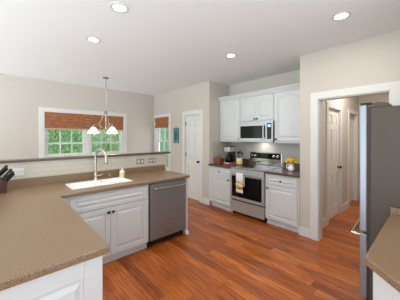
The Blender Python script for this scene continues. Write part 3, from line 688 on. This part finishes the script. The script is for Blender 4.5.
cx, cy = -4.66, 1.61
t = thing('chandelier', (cx, cy, H), 'brushed nickel chandelier with three white glass shades', 'chandelier')
MB().lathe([(.0, 0), (.065, -.002), (.065, -.012), (.03, -.028), (.01, -.032)], (cx, cy, H)).build('canopy', M['nickel'], t, smooth=True)
mb = MB(); mb.tube([(cx, cy, H-.03), (cx, cy, 2.02)], .0065, 8); mb.build('rod', M['nickel'], t, smooth=True)
MB().lathe([(.008, 2.04), (.02, 2.03), (.036, 2.01), (.036, 1.995), (.016, 1.98), (.012, 1.72), (.022, 1.70), (.022, 1.67), (.008, 1.65), (.012, 1.635), (.002, 1.62)], (cx, cy, 0)).build('hub', M['nickel'], t, smooth=True)
AZ = YAW+math.radians(23.4); R_ = Vector((math.cos(AZ), math.sin(AZ), 0)); F_ = Vector((-math.sin(AZ), math.cos(AZ), 0))
for th in (PI, PI/3, -PI/3):
    d = R_*math.cos(th)+F_*math.sin(th); c = Vector((cx, cy, 0)); RR = .235
    pts = [c+d*r+Vector((0, 0, z)) for r, z in ((.018, 1.985), (.05, 1.95), (.085, 1.86), (.115, 1.80), (.10, 1.72), (.05, 1.68), (.015, 1.685))]
    mb = MB(); mb.tube(pts, .0075, 8); mb.tube([c+d*r+Vector((0, 0, z)) for r, z in ((.112, 1.80), (.15, 1.765), (.20, 1.76), (.232, 1.75), (RR, 1.72))], .007, 8)
    ar = mb.build('arm', M['nickel'], t, smooth=True)
    e = c+d*RR
    MB().lathe([(.012, 1.735), (.026, 1.725), (.026, 1.695), (.02, 1.69)], (e.x, e.y, 0), 14).build('socket', M['nickel'], ar, smooth=True)
    sh = MB().lathe([(.028, 1.70), (.045, 1.685), (.075, 1.64), (.105, 1.585), (.11, 1.575), (.107, 1.574), (.10, 1.585), (.07, 1.637), (.04, 1.68)], (e.x, e.y, 0), 24).build('glass_shade', M['shadeglass'], t, smooth=True, label='white frosted glass shade')
    lamp('bulb', 'POINT', (e.x, e.y, 1.61), BULB_W, t, shadow_soft_size=.03)

def downlight(x, y, label, watts, first=None):
    t = thing('ceiling_light', (x, y, H), label, 'ceiling light', 'recessed ceiling lights')
    mb = MB(); mb.lathe([(.058, -.001), (.085, -.001), (.088, -.005), (.085, -.009), (.062, -.007), (.058, -.001)], (x, y, H), 28); mb.build('trim_ring', M['trim'], t, smooth=True)
    MB().lathe([(.001, -.003), (.058, -.003), (.058, -.0045), (.001, -.0045)], (x, y, H), 28).build('lens', M['lamp'], t)
    lamp('downlight_lamp', 'AREA', (x, y, H-.012), watts, t, shape='DISK', size=.11)
downlight(-2.053, .835, 'round recessed light nearest the top edge of the picture', DOWNLIGHT_W)
downlight(-2.95, .866, 'round recessed light above the sink, farthest left on the ceiling', DOWNLIGHT_W)
downlight(-2.116, 2.578, 'round recessed light in front of the wall cabinets', DOWNLIGHT_W)
downlight(-.663, 2.568, 'round recessed light in front of the hall opening', DOWNLIGHT_W)
downlight(-.75, 4.75, 'round recessed light inside the hall', HALL_W)

# ------------------------------------------------------------------ things beside the range
cx, cy = -3.07, 3.70
t = thing('coffee_maker', (cx, cy, CT), 'black and silver drip coffee maker left of the range', 'coffee maker')
f = Fr((cx, cy, CT), (1, 0, 0), (0, 0, 1), (0, -1, 0))
MB(f).box(-.08, .08, 0, .035, -.10, .11).build('base', M['silver'], t, bevel=.006)
MB(f).box(-.078, .078, .035, .34, -.10, -.02).build('tower', M['black'], t, bevel=.006)
MB(f).box(-.08, .08, .265, .37, -.10, .10).build('brew_head', M['silver'], t, bevel=.01)
MB(f).box(-.08, .08, .37, .385, -.10, .09).build('lid', M['black'], t, bevel=.005)
mb = MB(Fr((cx, cy-.045, CT+.036))); mb.lathe([(.055, 0), (.068, .02), (.07, .09), (.05, .14), (.048, .16), (.03, .17)], (0, 0, 0)); ca = mb.build('carafe', M['blackglass'], t, smooth=True)
mb = MB(Fr((cx, cy-.045, CT+.036))); mb.tube([(.05, -.03, .15), (.075, -.06, .14), (.078, -.06, .06), (.06, -.04, .03)], .008, 8); mb.build('carafe_handle', M['black'], ca, smooth=True)
cx, cy = -3.285, 3.58
t = thing('basket', (cx, cy, CT), 'small brown woven box at the recess corner left of coffee maker', 'basket')
mb = MB(Fr((cx, cy, CT))); A = [(-.085, -.07), (.085, -.07), (.085, .07), (-.085, .07)]; B = [(-.095, -.08), (.095, -.08), (.095, .08), (-.095, .08)]
mb.frustum(A, 0, B, .10); mb.build('body', M['basket'], t, bevel=.006)
MB(Fr((cx, cy, CT))).box(-.10, .10, -.085, .085, .10, .115).build('lid', M['board'], t, bevel=.004)
mb = MB(Fr((cx, cy, CT))); mb.tube([(-.06, 0, .115), (-.05, 0, .15), (.05, 0, .15), (.06, 0, .115)], .007, 8); mb.build('handle', M['basket'], t, smooth=True)
cx, cy = -2.86, 3.55
t = thing('cutting_board', (cx, cy, CT), 'reddish wooden cutting board lying left of the range', 'cutting board')
MB().box(cx-.13, cx+.07, cy-.16, cy+.08, CT+.0005, CT+.018).build('board', M['board'], t, bevel=.006)
cx, cy = -2.86, 3.76
t = thing('utensil_crock', (cx, cy, CT), 'cream ceramic utensil crock between coffee maker and range', 'crock')
MB().lathe([(.05, 0), (.064, .01), (.07, .06), (.066, .12), (.06, .135), (.056, .135), (.06, .11), (.06, .02), (.002, .015)], (cx, cy, CT)).build('pot', M['cream'], t, smooth=True)
for k, (dx, dy, L, lab, nm) in enumerate(((-.02, .0, .22, 'black ladle, leftmost utensil in the cream crock', 'ladle'), (.015, -.01, .24, 'black spatula, middle utensil in the cream crock', 'spatula'), (.03, .02, .21, 'dark spoon, rightmost utensil in the cream crock', 'cooking_spoon'))):
    p0 = Vector((cx+dx*.5, cy+dy, CT+.022)); p1 = Vector((cx+dx*1.7, cy+dy*1.3, CT+L))
    u = thing(nm, p0, lab, 'utensil', 'utensils in the cream crock')
    mb = MB(); mb.tube([p0, p1], .006, 8); mb.build('handle', M['black'], u, smooth=True)
    mb = MB(); mb.ball(p1+Vector((0, 0, .025)), .03, 12, (.9, .4, 1.1) if k else (1, .8, .8)); mb.build('head', M['black'], u, smooth=True)
cx, cy = -1.70, 3.70
t = thing('pitcher', (cx, cy, CT), 'white pitcher of yellow flowers on the counter right of range', 'pitcher')
MB().lathe([(.038, 0), (.05, .008), (.058, .04), (.05, .08), (.04, .10), (.046, .125), (.042, .125), (.036, .10), (.045, .07), (.03, .01), (.002, .008)], (cx, cy, CT)).build('body', M['white'], t, smooth=True)
mb = MB(); mb.tube([(cx-.042, cy-.01, CT+.11), (cx-.075, cy-.015, CT+.11), (cx-.082, cy-.015, CT+.07), (cx-.054, cy-.01, CT+.03)], .008, 8); mb.build('handle', M['white'], t, smooth=True)
for k in range(14):
    a = k*2.4; r = .010+.068*math.sqrt(k/14); z = CT+.215-11*r*r+.006*(k % 3)
    px, py = cx+r*math.cos(a)*1.05, cy+r*math.sin(a)
    fl = thing('yellow_flower', (cx, cy, CT+.03), 'yellow blossom of the bunch in the white pitcher', 'flower', 'yellow flowers in the pitcher')
    mb = MB(); mb.tube([(cx+.006*math.cos(a), cy+.006*math.sin(a), CT+.02), (cx+.02*math.cos(a), cy+.02*math.sin(a), CT+.12), (px, py, z-.02)], .0025, 6); mb.build('stem', M['stem'], fl)
    mb = MB()
    for j in range(6):
        b_ = j*PI/3; mb.ball((px+.014*math.cos(b_), py+.014*math.sin(b_), z), .017, 8, (.9, .9, 1.3))
    mb.ball((px, py, z+.004), .016, 8); mb.build('blossom', M['yellow'], fl, smooth=True)
